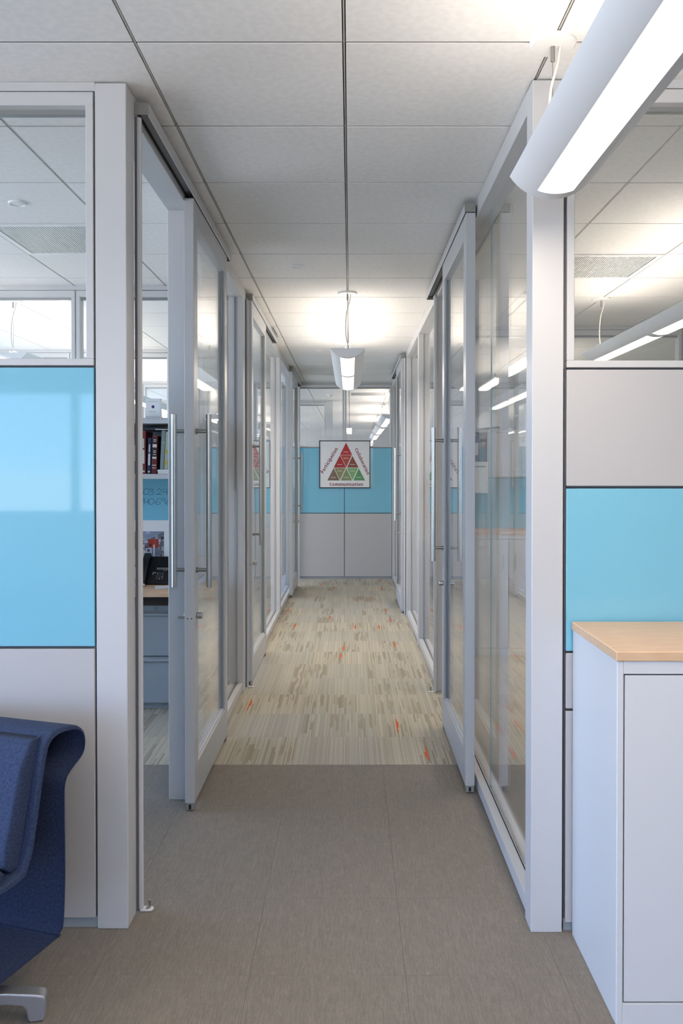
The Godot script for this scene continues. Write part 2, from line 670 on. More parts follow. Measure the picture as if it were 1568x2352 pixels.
func partition(nm: String, label: String, d0: float, d1: float, edges: Array, levels: Array) -> Node3D:
	var xa: float = edges.min()
	var xb: float = edges.max()
	var w := thing(nm, label, "wall", P((xa + xb) / 2, 0, d0), "", "structure")
	var es := edges.duplicate()
	es.sort()
	var dm := (d0 + d1) / 2
	var gy: float = levels[-1][1] + 0.007
	box(w, "core", xa, xb, 0.0, gy, d0 + 0.018, d1 - 0.018, M.core, 0.0)
	box(w, "toe_kick", xa, xb, 0.0, 0.036, d0 + 0.012, d1 - 0.012, M.file_grey, 0.0)
	box(w, "ceiling_channel", xa, xb, 2.702, TOP - 0.001, d0 + 0.006, d1 - 0.006, M.frame, 0.0)
	box(w, "reveal", xa, xb, 2.695, 2.702, d0 + 0.03, d1 - 0.03, M.frame, 0.0)
	for k in es.size() - 1:
		var a: float = es[k] + 0.004
		var b: float = es[k + 1] - 0.004
		for lv in levels:
			var gl: bool = lv[2] == "blue"
			for f in [[d0, d0 + 0.016], [d1 - 0.016, d1]]:
				box(w, "glass_panel" if gl else "metal_panel", a, b, lv[0], lv[1], f[0], f[1], M[lv[2]], 0.0025 if not gl else 0.0015)
		box(w, "window_head", a, b, 2.654, 2.697, d0, d1, M.frame)
		box(w, "window_sill", a, b, gy, gy + 0.022, d0, d1, M.frame)
		box(w, "window_stile", a, a + 0.024, gy + 0.022, 2.654, d0, d1, M.frame)
		box(w, "window_stile", b - 0.024, b, gy + 0.022, 2.654, d0, d1, M.frame)
		box(w, "gasket", a + 0.024, b - 0.024, 2.640, 2.654, dm - 0.012, dm + 0.012, M.rail_grey, 0.0)
		box(w, "pane", a + 0.024, b - 0.024, gy + 0.022, 2.640, dm - 0.004, dm + 0.004, M.glass, 0.0)
	return w


func span(a: float, b: float, n: int) -> Array:
	var r := []
	for k in n + 1:
		r.append(lerpf(a, b, float(k) / n))
	return r


func partitions() -> void:
	partition("wall_lounge_west", "blue glass and grey partition behind the blue chair", 2.776, 2.876, span(-0.820, -4.9, 4), LEFT_KIND)
	partition("wall_lounge_east", "grey and blue partition behind the low white cabinet", 2.756, 2.848, span(0.687, 5.0, 4), RIGHT_KIND)
	partition("wall_office_west_1", "blue partition behind the desk and bookshelf, with handwriting on it", 5.795, 5.885, span(-0.822, -4.9, 4), LEFT_KIND)
	partition("wall_office_west_2", "blue partition between the two farther window-side offices", 8.815, 8.905, span(-0.822, -4.9, 4), LEFT_KIND)
	partition("wall_office_east", "grey and blue partition behind the hard hat and wall calendar", 7.40, 7.49, span(0.684, 5.0, 4), RIGHT_KIND)
	var e := [-0.724, -0.079, 0.579]
	partition("wall_corridor_end", "blue and grey wall with glass top at the corridor end", 11.935, 12.035, e, LEFT_KIND)
	partition("wall_office_west_end", "blue and grey end wall of the last window-side office", 11.935, 12.035, span(-0.822, -4.9, 4), LEFT_KIND)
	partition("wall_office_east_end", "blue and grey end wall of the last office opposite the windows", 11.935, 12.035, span(0.684, 5.0, 4), RIGHT_KIND)
	partition("wall_far_office", "glass-topped partition seen through the corridor end window", 15.0, 15.1, span(-0.42, -4.9, 4), LEFT_KIND)
	var t := thing("trim_1", "square post at the corner of the far office", "post", P(-0.36, 0, 15.05), "", "structure")
	box(t, "post", -0.415, -0.305, 0, TOP - 0.005, 14.995, 15.105, M.frame, 0.003)
	for s in [[-0.82, -0.724], [0.579, 0.68]]:
		var q := thing("trim_2", "square end post of the corridor at the blue end wall", "post", P(s[0], 0, 11.98), "end posts of the corridor", "structure")
		box(q, "post", s[0] + 0.001, s[1] - 0.001, 0, TOP - 0.004, 11.935, 12.035, M.frame, 0.003)


# ==================================================================== glazed corridor walls, running along d
func glazing(w: Node3D, xi: float, xo: float, d0: float, d1: float, joint := 0.0) -> void:
	var xm := (xi + xo) / 2
	var sg := signf(xo - xi)
	box(w, "base_rail", xi + sg * 0.012, xo - sg * 0.012, 0.0, 0.012, d0, d1, M.frame, 0.0)
	box(w, "bottom_rail", xi + sg * 0.006, xo - sg * 0.006, 0.010, 0.063, d0, d1, M.frame, 0.0015)
	box(w, "header", xi, xo, 2.652, TOP - 0.002, d0, d1, M.frame, 0.0015)
	var cuts := [d0, d1]
	if joint > 0.0:
		cuts = [d0, joint, d1]
	for k in cuts.size() - 1:
		var a: float = cuts[k] + (0.0 if k == 0 else 0.001)
		var b: float = cuts[k + 1] - (0.0 if k == cuts.size() - 2 else 0.001)
		var pn := box(w, "pane", xm - 0.003, xm + 0.003, 0.063, 2.652, a, b, M.glass, 0.0)
		if k > 0:
			box(pn, "pane_edge", xm - 0.0031, xm + 0.0031, 0.063, 2.652, a - 0.0015, a - 0.0003, M.glass_edge, 0.0)
	for s in [-1.0, 1.0]:
		box(w, "gasket", xm + s * 0.006, xm + s * 0.009, 0.063, 0.066, d0, d1, M.gap, 0.0)
		for e in [[d0, d0 + 0.003], [d1 - 0.003, d1]]:
			box(w, "gasket", xm + s * 0.006, xm + s * 0.009, 0.066, 2.652, e[0], e[1], M.rail_grey, 0.0)


func post(w: Node3D, xi: float, xo: float, d0: float, d1: float) -> void:
	box(w, "post", xi, xo, 0.0, TOP - 0.006, d0, d1, M.frame, 0.002)


func lintel(w: Node3D, xi: float, xo: float, d0: float, d1: float) -> void:
	box(w, "header", xi, xo, 2.652, TOP - 0.002, d0, d1, M.frame, 0.0015)


func corridor_walls() -> void:
	var L := thing("wall_corridor_west", "glazed corridor wall of the window-side offices with pale posts", "wall", P(-0.768, 0, 2.776), "", "structure")
	var a := -0.718
	var b := -0.818
	post(L, a, b, 2.776, 2.876)
	lintel(L, a, b, 2.876, 3.877)
	post(L, a, b, 3.877, 3.977)
	glazing(L, a, b, 3.977, 5.785)
	post(L, a, b, 5.785, 5.895)
	lintel(L, a, b, 5.895, 6.89)
	post(L, a, b, 6.89, 6.99)
	glazing(L, a, b, 6.99, 8.80)
	post(L, a, b, 8.80, 8.911)
	glazing(L, a, b, 8.911, 10.83)
	post(L, a, b, 10.83, 10.93)
	lintel(L, a, b, 10.93, 11.932)
	var R := thing("wall_corridor_east", "glazed corridor wall of the offices opposite the windows", "wall", P(0.63, 0, 2.754), "", "structure")
	a = 0.58
	b = 0.68
	post(R, a, b, 2.754, 2.846)
	glazing(R, a, b, 2.846, 4.86, 3.855)
	post(R, a, b, 4.86, 4.95)
	lintel(R, a, b, 4.95, 5.80)
	post(R, a, b, 5.80, 5.90)
	glazing(R, a, b, 5.90, 7.32)
	post(R, a, b, 7.32, 7.42)
	glazing(R, a, b, 7.42, 8.82)
	post(R, a, b, 8.82, 8.92)
	lintel(R, a, b, 8.92, 9.92)
	post(R, a, b, 9.92, 10.02)
	glazing(R, a, b, 10.02, 11.932)


# ==================================================================== sliding doors
# side -1: on the west wall, +1: on the east wall; lead: which end has the handle (-1 near, +1 far)
func sliding_door(nm: String, label: String, side: float, d0: float, d1: float, lead: float, t0: float, t1: float, jamb: float) -> void:
	var xw := -0.719 if side < 0 else 0.581     # wall side of the leaf
	var xc := -0.677 if side < 0 else 0.539     # corridor side
	if side > 0:
		xw = 0.572
		xc = 0.529
	var xm := (xw + xc) / 2
	var o := thing(nm, label, "sliding door", P(xm, 0, (d0 + d1) / 2), "sliding office doors", "structure")
	# leaf
	for e in [[d0, d0 + 0.09], [d1 - 0.09, d1]]:
		box(o, "stile", xw, xc, 0.036, 2.664, e[0], e[1], M.alu, 0.0015)
	box(o, "bottom_rail", xw, xc, 0.036, 0.192, d0 + 0.09, d1 - 0.09, M.alu, 0.001)
	box(o, "top_rail", xw, xc, 2.560, 2.664, d0 + 0.09, d1 - 0.09, M.alu, 0.001)
	box(o, "pane", xm - 0.003, xm + 0.003, 0.192, 2.560, d0 + 0.09, d1 - 0.09, M.glass, 0.0)
	for s in [-1.0, 1.0]:
		box(o, "glazing_bead", xm + s * 0.004, xm + s * 0.011, 0.192, 0.202, d0 + 0.09, d1 - 0.09, M.frame, 0.0)
		for e in [[d0 + 0.09, d0 + 0.098], [d1 - 0.098, d1 - 0.09]]:
			box(o, "glazing_bead", xm + s * 0.004, xm + s * 0.011, 0.202, 2.560, e[0], e[1], M.rail_grey, 0.0)
	# shoes at the foot of both stiles
	for e in [d0 + 0.001, d1 - 0.041]:
		box(o, "shoe", xw - signf(xw - xc) * 0.003, xc + signf(xw - xc) * 0.003, 0.006, 0.036, e, e + 0.04, M.cap_grey, 0.001)
		var fr: float = e - 0.0006 if e < (d0 + d1) / 2 else e + 0.0406
		box(o, "shoe_slot", xm - 0.005, xm + 0.005, 0.010, 0.030, fr - 0.0005, fr + 0.0005, M.gap, 0.0)
	# track above
	var tr := box(o, "track", xw - signf(xw - xc) * 0.001, xc - signf(xw - xc) * 0.006, 2.690, 2.707, t0, t1, M.rail_grey, 0.001)
	box(tr, "fascia", xc - signf(xw - xc) * 0.0065, xc - signf(xw - xc) * 0.0025, 2.664, 2.707, t0, t1, M.alu, 0.0008)
	box(tr, "slot", xc + signf(xw - xc) * 0.0005, xc + signf(xw - xc) * 0.010, 2.684, 2.690, t0 + 0.002, t1 - 0.002, M.gap, 0.0)
	box(tr, "slot", xw - signf(xw - xc) * 0.007, xw - signf(xw - xc) * 0.001, 2.684, 2.690, t0 + 0.002, t1 - 0.002, M.gap, 0.0)
	for e in [[t0 - 0.004, t0], [t1, t1 + 0.004]]:
		box(tr, "end_cap", xw, xc - signf(xw - xc) * 0.0065, 2.666, 2.707, e[0], e[1], M.cap_grey, 0.0008)
	# handles
	var hd := d0 + 0.055 if lead < 0 else d1 - 0.055
	var sx := signf(xc - xw)
	for sg in [sx, -sx]:
		var face := xc if sg == sx else xw
		var hx: float = face + sg * 0.055
		var hn := part(o, "handle", rod_mesh(0.0127, 0.762, 24), M.steel, P(hx, 1.353, hd))
		for y in [1.659, 1.049]:
			part(hn, "standoff", rod_mesh(0.0085, 0.046, 16), M.steel_dull, P(face + sg * 0.0235, y, hd), Vector3(0, 0, PI / 2))
			part(hn, "collar", rod_mesh(0.0125, 0.006, 20), M.steel_dull, P(face + sg * 0.0035, y, hd), Vector3(0, 0, PI / 2))
	# lock
	part(o, "lock_cylinder", rod_mesh(0.0155, 0.024, 24, 0.002), M.steel, P(xc + sx * 0.0125, 0.848, hd - lead * 0.005), Vector3(0, 0, PI / 2))
	var tt := part(o, "thumb_turn", rod_mesh(0.012, 0.012, 20, 0.002), M.steel_dull, P(xw - sx * 0.0065, 0.848, hd), Vector3(0, 0, PI / 2))
	box(tt, "thumb_lever", xw - sx * 0.012, xw - sx * 0.022, 0.842, 0.882, hd - 0.004, hd + 0.004, M.steel_dull, 0.001)
	var ed := d0 - 0.0004 if lead < 0 else d1 + 0.0004
	for k in [-1, 1]:
		part(o, "screw", rod_mesh(0.0028, 0.001, 12, 0.0), M.gap, P(xm + k * 0.0085, 0.842, ed), Vector3(PI / 2, 0, 0))
	# strike jamb with a floor guide, on the far side of the opening
	var js := 1.0 if lead < 0 else -1.0
	var jx := -0.718 if side < 0 else 0.58
	var jm := box(o, "strike_jamb", jx + sx * 0.0005, jx + sx * 0.021, 0.004, 2.664, jamb, jamb + js * 0.018, M.frame, 0.006)
	box(jm, "jamb_seal", jx + sx * 0.0005, jx + sx * 0.008, 0.006, 2.660, jamb - js * 0.006, jamb, M.core, 0.0)
	part(jm, "guide_plate", rod_mesh(0.014, 0.006, 24), M.white, P(jx + sx * 0.040, 0.004, jamb + js * 0.012))
	box(jm, "guide_arm", jx + sx * 0.012, jx + sx * 0.040, 0.001, 0.007, jamb - js * 0.002, jamb + js * 0.026, M.white, 0.001)
	part(jm, "guide_pin", rod_mesh(0.005, 0.030, 12), M.steel, P(jx + sx * 0.040, 0.021, jamb + js * 0.012))


func doors() -> void:
	sliding_door("door_1", "open sliding glass door of the office with bookshelf and desk phone", -1, 3.742, 4.752, -1, 2.882, 4.87, 2.886)
	sliding_door("door_2", "closed sliding glass door of the middle office on the window side", -1, 5.947, 6.957, -1, 5.947, 7.95, 5.905)
	sliding_door("door_3", "sliding glass door on the window side slid away from the end wall", -1, 10.13, 11.14, 1, 10.13, 11.92, 11.91)
	sliding_door("door_4", "open sliding glass door of the office with the hard hat", 1, 3.951, 4.961, 1, 3.951, 5.95, 5.792)
	sliding_door("door_5", "closed sliding glass door of the last office opposite the windows", 1, 8.966, 9.976, -1, 8.966, 11.0, 8.93)


# ==================================================================== hanging lamps
const LAMP_W := 0.245
const LAMP_S := 0.068
const LAMP_Y := 2.347
const LAMP_L := 2.44
const UP_TILT := 1.15


func arc_strip(st: SurfaceTool, a0: float, a1: float, r: float, th: float, z0: float, z1: float, seg := 12) -> void:
	# curved sheet below the lamp's chord; angle 0 points down, centre of the circle on the y axis
	var cy := LAMP_Y - LAMP_S + 0.1455
	var pt := func(a: float, rr: float, z: float) -> Vector3: return Vector3(rr * sin(a), cy - rr * cos(a), z)
	for k in seg:
		var p := lerpf(a0, a1, float(k) / seg)
		var q := lerpf(a0, a1, float(k + 1) / seg)
		for side in [[r, 1.0], [r - th, -1.0]]:
			var c := []
			for v in [[p, z0], [q, z0], [q, z1], [p, z1]]:
				c.append([pt.call(v[0], side[0], v[1]), Vector3(sin(v[0]), -cos(v[0]), 0) * side[1]])
			smooth_tri(st, [c[0], c[1], c[2]])
			smooth_tri(st, [c[0], c[2], c[3]])
		for z in [[z0, -1.0], [z1, 1.0]]:
			quad(st, pt.call(p, r, z[0]), pt.call(q, r, z[0]), pt.call(q, r - th, z[0]), pt.call(p, r - th, z[0]), Vector3(0, 0, z[1]))
	for a in [[a0, -1.0], [a1, 1.0]]:
		quad(st, pt.call(a[0], r, z0), pt.call(a[0], r, z1), pt.call(a[0], r - th, z1), pt.call(a[0], r - th, z0), Vector3(cos(a[0]), sin(a[0]), 0) * a[1])


var lamp_meshes := {}


func lamp(label: String, x: float, d_near: float, cable_ds: Array, up: float, down: float) -> void:
	var dm := d_near + LAMP_L / 2
	var o := thing("pendant_lamp", label, "lamp", P(x, 0, dm), "hanging trough lamps")
	var R := 0.1455
	var am := asin(LAMP_W / 2 / R)
	var ad := 0.053 / R
	var hl := LAMP_L / 2
	if lamp_meshes.is_empty():
		var st := begin()
		arc_strip(st, -am, -ad, R, 0.003, -hl + 0.003, hl - 0.003, 14)
		arc_strip(st, ad, am, R, 0.003, -hl + 0.003, hl - 0.003, 14)
		for z in [[-hl + 0.003, -hl + 0.05], [-0.040, 0.040], [hl - 0.05, hl - 0.003]]:
			arc_strip(st, -ad, ad, R, 0.003, z[0], z[1], 10)
		lamp_meshes.shell = st.commit()
		st = begin()
		arc_strip(st, -ad + 0.008, ad - 0.008, R - 0.0015, 0.003, -hl + 0.052, -0.042, 10)
		lamp_meshes.diff0 = st.commit()
		st = begin()
		arc_strip(st, -ad + 0.008, ad - 0.008, R - 0.0015, 0.003, 0.042, hl - 0.052, 10)
		lamp_meshes.diff1 = st.commit()
		st = begin()
		var prof := PackedVector2Array()
		var cy := LAMP_Y - LAMP_S + R
		for k in 25:
			var a := lerpf(-am, am, k / 24.0)
			prof.append(Vector2(R * sin(a), cy - R * cos(a)))
		add_extruded(st, prof, 0.0015, 0.0, in_xy)
		lamp_meshes.cap = st.commit()
	part(o, "shell", lamp_meshes.shell, M.lamp_shell, P(x, 0, dm))
	part(o, "diffuser", lamp_meshes.diff0, M.diffuser, P(x, 0, dm))
	part(o, "diffuser", lamp_meshes.diff1, M.diffuser, P(x, 0, dm))
	for s in [-1.0, 1.0]:
		part(o, "end_cap", lamp_meshes.cap, M.lamp_shell, P(x, 0, dm + s * (hl - 0.0015)))
	for sg in [-1.0, 1.0]:
		part(o, "uplight_lens", box_mesh(Vector3(0.07, 0.003, LAMP_L - 0.06)), M.diffuser, P(x + sg * 0.027, LAMP_Y - 0.019, dm), Vector3(0, 0, -sg * UP_TILT))
	for cd in cable_ds:
		part(o, "canopy", lathe([Vector2(0, -0.013), Vector2(0.062, -0.013), Vector2(0.067, -0.009), Vector2(0.068, 0.0), Vector2(0, 0.0)], 32), M.white, P(x, TOP, cd))
		part(o, "cable_grip", rod_mesh(0.0065, 0.045, 14), M.steel_dull, P(x, TOP - 0.034, cd))
		var st := begin()
		add_tube(st, [Vector3(0, LAMP_Y - 0.01, 0), Vector3(0, TOP - 0.05, 0)], 0.0012, 6)
		part(o, "cable", st.commit(), M.steel_dull, P(x, 0, cd))
	# power cord at the first canopy
	var c0: float = cable_ds[0]
	var st2 := begin()
	add_tube(st2, smooth_path([Vector3(0.022, TOP - 0.012, 0.0), Vector3(0.015, TOP - 0.06, 0.0), Vector3(-0.006, TOP - 0.14, 0.004), Vector3(-0.013, TOP - 0.24, 0.004), Vector3(-0.008, TOP - 0.32, 0.004), Vector3(0.012, LAMP_Y - 0.006, 0.002)], 6), 0.0038, 8)
	part(o, "power_cord", st2.commit(), M.cable, P(x, 0, c0))
	# the lamp's own light: down through each diffuser, up through the open top
	for k in 2:
		var l := AreaLight3D.new()
		l.name = "lamp_light_down"
		l.area_size = Vector2(0.098, 1.115)
		l.light_color = Color(1.0, 0.94, 0.87)
		l.light_energy = down / 2
		l.shadow_enabled = true
		o.add_child(l, true)
		l.position = P(x, LAMP_Y - LAMP_S - 0.004, dm + (k - 0.5) * 1.21) - org[o]
		l.rotation.x = -PI / 2
	for sg in [-1.0, 1.0]:
		var u := AreaLight3D.new()
		u.name = "lamp_light_up"
		u.area_size = Vector2(0.066, 2.36)
		u.light_color = Color(1.0, 0.94, 0.87)
		u.light_energy = up / 2
		u.shadow_enabled = true
		o.add_child(u, true)
		u.position = P(x + sg * 0.031, LAMP_Y - 0.017, dm) - org[o]
		u.basis = Basis(Vector3(0, 0, 1), -sg * UP_TILT) * Basis(Vector3(1, 0, 0), PI / 2)


func lamps() -> void:
	var up := 1.05
	var dn := 2.3
	lamp("pale trough lamp hanging above the low white cabinet in the lounge", 0.590, 0.10, [2.527, 0.2], up, dn)
	lamp("unseen trough lamp added to the lounge row to brighten the front ceiling", 0.590, -2.95, [-0.6, -2.8], up, dn)  # out of view, added because the front ceiling needed more light
	lamp("unseen trough lamp added on the blue chair side to brighten the front ceiling", -2.456, -0.60, [1.7, -0.5], up, dn)  # second unseen lamp, added to lift the same ceiling
	lamp("pale trough lamp hanging in the corridor before the triangle sign", -0.019, 6.03, [6.025, 8.43], up, dn)
	lamp("pale trough lamp hanging in the middle office on the window side", -2.456, 6.24, [6.30, 8.6], up, dn)
	lamp("pale trough lamp hanging in the last office on the window side", -2.456, 9.25, [9.3, 11.6], up, dn)
	lamp("pale trough lamp hanging in the office with the hard hat", 1.811, 3.86, [6.24, 4.0], up, dn)
	lamp("pale trough lamp hanging in the last office opposite the windows", 1.811, 8.46, [8.5, 10.8], up, dn)
	lamp("pale trough lamp beyond the end wall, first of a row of three", 0.592, 12.9, [13.0, 15.2], up, dn)
	lamp("pale trough lamp beyond the end wall, second of a row of three", 0.592, 15.9, [16.0, 18.2], up, dn)
	lamp("pale trough lamp beyond the end wall, third of a row of three", 0.592, 18.9, [19.0, 21.2], up, dn)


# ==================================================================== sign on the corridor end wall
func notice_board() -> void:
	var d := 11.935
	var cxm := -0.0755
	var cym := 1.5895
	var o := thing("sign", "white framed sign with a red to green triangle on blue wall", "sign", P(cxm, cym, d - 0.012))
	var x0 := -0.429
	var x1 := 0.278
	var y0 := 1.260
	var y1 := 1.919
	var t := 0.012
	box(o, "frame", x0, x1, y1 - t, y1, d - 0.024, d - 0.001, M.black)
	box(o, "frame", x0, x1, y0, y0 + t, d - 0.024, d - 0.001, M.black)
	box(o, "frame", x0, x0 + t, y0 + t, y1 - t, d - 0.024, d - 0.001, M.black)
	box(o, "frame", x1 - t, x1, y0 + t, y1 - t, d - 0.024, d - 0.001, M.black)
	box(o, "board", x0 + t, x1 - t, y0 + t, y1 - t, d - 0.018, d - 0.001, M.white, 0.0)
	var k := 0.000538
	var pt := func(px: float, py: float) -> Vector2: return Vector2((px - 800.0) * k, (747.0 - py) * k)
	var A := Vector2(833, 190)
	var rows := [190.0, 505.0, 832.0, 1162.0]
	var edge := func(y: float, s: float) -> float: return lerpf(833.0, 352.0 if s < 0 else 1322.0, (y - 190.0) / 972.0)
	var list := []
	# [three corners], colour, word, word position
	list.append([[A, Vector2(edge.call(505, -1), 505), Vector2(edge.call(505, 1), 505)], Color(0.72, 0.10, 0.14), "Purpose", Vector2(833, 428)])
	var l2 := Vector2(edge.call(832, -1), 832)
	var r2 := Vector2(edge.call(832, 1), 832)
	var m2 := (l2 + r2) / 2
	var l1 := Vector2(edge.call(505, -1), 512)
	var r1 := Vector2(edge.call(505, 1), 512)
	list.append([[l1, l2, m2], Color(0.66, 0.13, 0.13), "Discover", Vector2(672, 752)])
	list.append([[l1 + Vector2(14, 0), r1 - Vector2(10, 0), m2 + Vector2(2, -14)], Color(0.68, 0.25, 0.19), "Balance", Vector2(833, 590)])
	list.append([[r1 + Vector2(6, 20), m2 + Vector2(24, -4), r2], Color(0.53, 0.26, 0.20), "Promote", Vector2(998, 752)])
	var l3 := Vector2(352, 1162)
	var r3 := Vector2(1322, 1162)
	var a3 := l3.lerp(r3, 1.0 / 3)
	var b3 := l3.lerp(r3, 2.0 / 3)
	var q := Vector2(0, 10)
	list.append([[l2 + q, l3, a3 - Vector2(8, 0)], Color(0.50, 0.40, 0.32), "Support", Vector2(510, 1082)])
	list.append([[l2 + q + Vector2(16, 0), m2 + q - Vector2(12, 0), a3 + Vector2(0, -16)], Color(0.56, 0.54, 0.37), "Possess", Vector2(670, 916)])
	list.append([[m2 + q + Vector2(2, 8), a3 + Vector2(22, 0), b3 - Vector2(8, 0)], Color(0.50, 0.56, 0.37), "Simplify", Vector2(836, 1082)])
	list.append([[m2 + q + Vector2(20, 0), r2 + q - Vector2(16, 0), b3 + Vector2(0, -16)], Color(0.49, 0.67, 0.43), "Protect", Vector2(998, 916)])
	list.append([[r2 + q + Vector2(2, 8), b3 + Vector2(22, 0), r3], Color(0.34, 0.58, 0.36), "Nurture", Vector2(1165, 1080)])
	for it in list:
		var prof := PackedVector2Array()
		for c in it[0]:
			prof.append(pt.call(c.x, c.y))
		var st := begin()
		add_extruded(st, prof, 0.0004, 0.0, in_xy)
		var m := mat("print_" + it[2], it[1], 0.4)
		var tp := part(o, "triangle_tile", st.commit(), m, P(cxm, cym, d - 0.0186))
		tp.set_meta("label", "printed triangle reading " + it[2])
		var wp: Vector2 = pt.call(it[3].x, it[3].y)
		part(tp, "lettering", text_mesh(it[2], 0.068, 0.0006), M.white, P(cxm + wp.x, cym + wp.y, d - 0.0193))
	var red := mat("print_red", Color(0.50, 0.15, 0.22), 0.5)
	for it in [["Communication", Vector2(837, 1262), 0.457, 0.0], ["Participation", Vector2(402, 652), 0.395, 59.0], ["Collaboration", Vector2(1248, 672), 0.392, -64.0]]:
		var wp: Vector2 = pt.call(it[1].x, it[1].y)
		part(o, "lettering", text_mesh(it[0], it[2], 0.001), red, P(cxm + wp.x, cym + wp.y, d - 0.0187), Vector3(0, 0, deg_to_rad(it[3])))


# ==================================================================== lounge: chair and low cabinet
func storage_cabinet(label: String, x0: float, x1: float, d0: float, d1: float, doors_n: int) -> void:
	var o := thing("storage_cabinet", label, "cabinet", P((x0 + x1) / 2, 0, (d0 + d1) / 2))
	var t := 0.018
	box(o, "side_panel", x0, x0 + t, 0.0, 0.977, d0, d1, M.cabinet, 0.002)
	box(o, "side_panel", x1 - t, x1, 0.0, 0.977, d0, d1, M.cabinet, 0.002)
	box(o, "back_panel", x0 + t, x1 - t, 0.02, 0.977, d1 - 0.01, d1, M.cabinet, 0.0)
	box(o, "top_rail", x0 + t, x1 - t, 0.942, 0.977, d0, d1 - 0.01, M.cabinet, 0.001)
	box(o, "plinth", x0 + t, x1 - t, 0.0, 0.060, d0, d1 - 0.01, M.cabinet, 0.001)
	var a := x0 + t
	var w := (x1 - x0 - 2 * t) / doors_n
	for k in doors_n:
		var g := 0.0035
		var dr := box(o, "door", a + w * k + g, a + w * (k + 1) - g, 0.064, 0.938, d0 + 0.0015, d0 + 0.02, M.cabinet, 0.0015)
		var hx := a + w * (k + 1) - 0.05 if k % 2 == 0 else a + w * k + 0.05
		box(dr, "handle", hx - 0.005, hx + 0.005, 0.70, 0.82, d0 - 0.022, d0 - 0.012, M.steel, 0.002)
		for y in [0.71, 0.81]:
			box(dr, "handle_post", hx - 0.004, hx + 0.004, y - 0.004, y + 0.004, d0 - 0.012, d0 + 0.0015, M.steel, 0.0)
	box(o, "inner_shelf", a, x1 - t, 0.49, 0.508, d0 + 0.03, d1 - 0.01, M.cabinet, 0.0)
	box(o, "worktop", x0 - 0.004, x1 + 0.004, 0.977, 1.003, d0 - 0.006, d1, M.wood, 0.002)


func front_room() -> void:
	storage_cabinet("low white cabinet with beech top beside the lounge partition", 0.709, 1.609, 2.286, 2.742, 2)
	# armchair; built facing +z, then turned
	var o := thing("lounge_chair", "blue upholstered lounge chair with rolled back on a metal star base", "chair")
	var raw := [Vector2(0.30, 0.165), Vector2(0.345, 0.22), Vector2(0.355, 0.34), Vector2(0.345, 0.40), Vector2(0.29, 0.415), Vector2(-0.10, 0.405), Vector2(-0.165, 0.43), Vector2(-0.195, 0.52), Vector2(-0.235, 0.69), Vector2(-0.262, 0.738), Vector2(-0.31, 0.752), Vector2(-0.385, 0.742), Vector2(-0.424, 0.715), Vector2(-0.433, 0.675), Vector2(-0.417, 0.642), Vector2(-0.365, 0.615), Vector2(-0.340, 0.59), Vector2(-0.336, 0.53), Vector2(-0.338, 0.35), Vector2(-0.330, 0.20), Vector2(-0.31, 0.168), Vector2(-0.25, 0.158)]
	var n := raw.size()
	var prof := PackedVector2Array()
	for i in n:
		for k in 4:
			prof.append(raw[i].cubic_interpolate(raw[(i + 1) % n], raw[(i + n - 1) % n], raw[(i + 2) % n], k / 4.0))
	var st := begin()
	add_extruded(st, prof, 0.31, 0.012, in_zy)
	part(o, "body", st.commit(), M.fabric)
	st = begin()
	var bp := PackedVector2Array([Vector2(-0.262, 0.742), Vector2(-0.222, 0.738), Vector2(-0.182, 0.68), Vector2(-0.125, 0.50), Vector2(-0.115, 0.435), Vector2(-0.14, 0.41), Vector2(-0.175, 0.42), Vector2(-0.205, 0.54)])
	add_extruded(st, bp, 0.285, 0.014, in_zy)
	part(o, "back_cushion", st.commit(), M.fabric)
	st = begin()
	var sp := PackedVector2Array([Vector2(0.335, 0.405), Vector2(0.345, 0.43), Vector2(0.31, 0.455), Vector2(-0.10, 0.44), Vector2(-0.12, 0.42), Vector2(-0.10, 0.402)])
	add_extruded(st, sp, 0.285, 0.014, in_zy)
	part(o, "seat_cushion", st.commit(), M.fabric)
	var turn := deg_to_rad(-18.6)
	part(o, "column", rod_mesh(0.028, 0.10, 20), M.steel_dull, Vector3(0, 0.115, 0))
	var hub := part(o, "hub", lathe([Vector2(0, 0.055), Vector2(0.055, 0.058), Vector2(0.062, 0.075), Vector2(0.058, 0.112), Vector2(0.03, 0.122), Vector2(0, 0.122)], 28), M.cast_alu, Vector3.ZERO)
	hub.set_meta("label", "silver hub of the star base")
	var leg_prof := PackedVector2Array([Vector2(0.03, 0.112), Vector2(0.12, 0.108), Vector2(0.30, 0.088), Vector2(0.375, 0.074), Vector2(0.392, 0.068), Vector2(0.399, 0.058), Vector2(0.397, 0.012), Vector2(0.392, 0.002), Vector2(0.358, 0.002), Vector2(0.352, 0.010), Vector2(0.346, 0.040), Vector2(0.338, 0.048), Vector2(0.30, 0.056), Vector2(0.12, 0.070), Vector2(0.03, 0.074)])
	st = begin()
	add_extruded(st, leg_prof, 0.024, 0.006, in_xy)
	var lm := st.commit()
	for k in 4:
		var lg := part(o, "leg", lm, M.cast_alu, Vector3.ZERO, Vector3(0, -turn + deg_to_rad(13.0) + k * PI / 2, 0))
		lg.set_meta("label", "silver foot of the star base")
	o.rotation.y = turn
	o.position = P(-1.212, 0, 2.238)


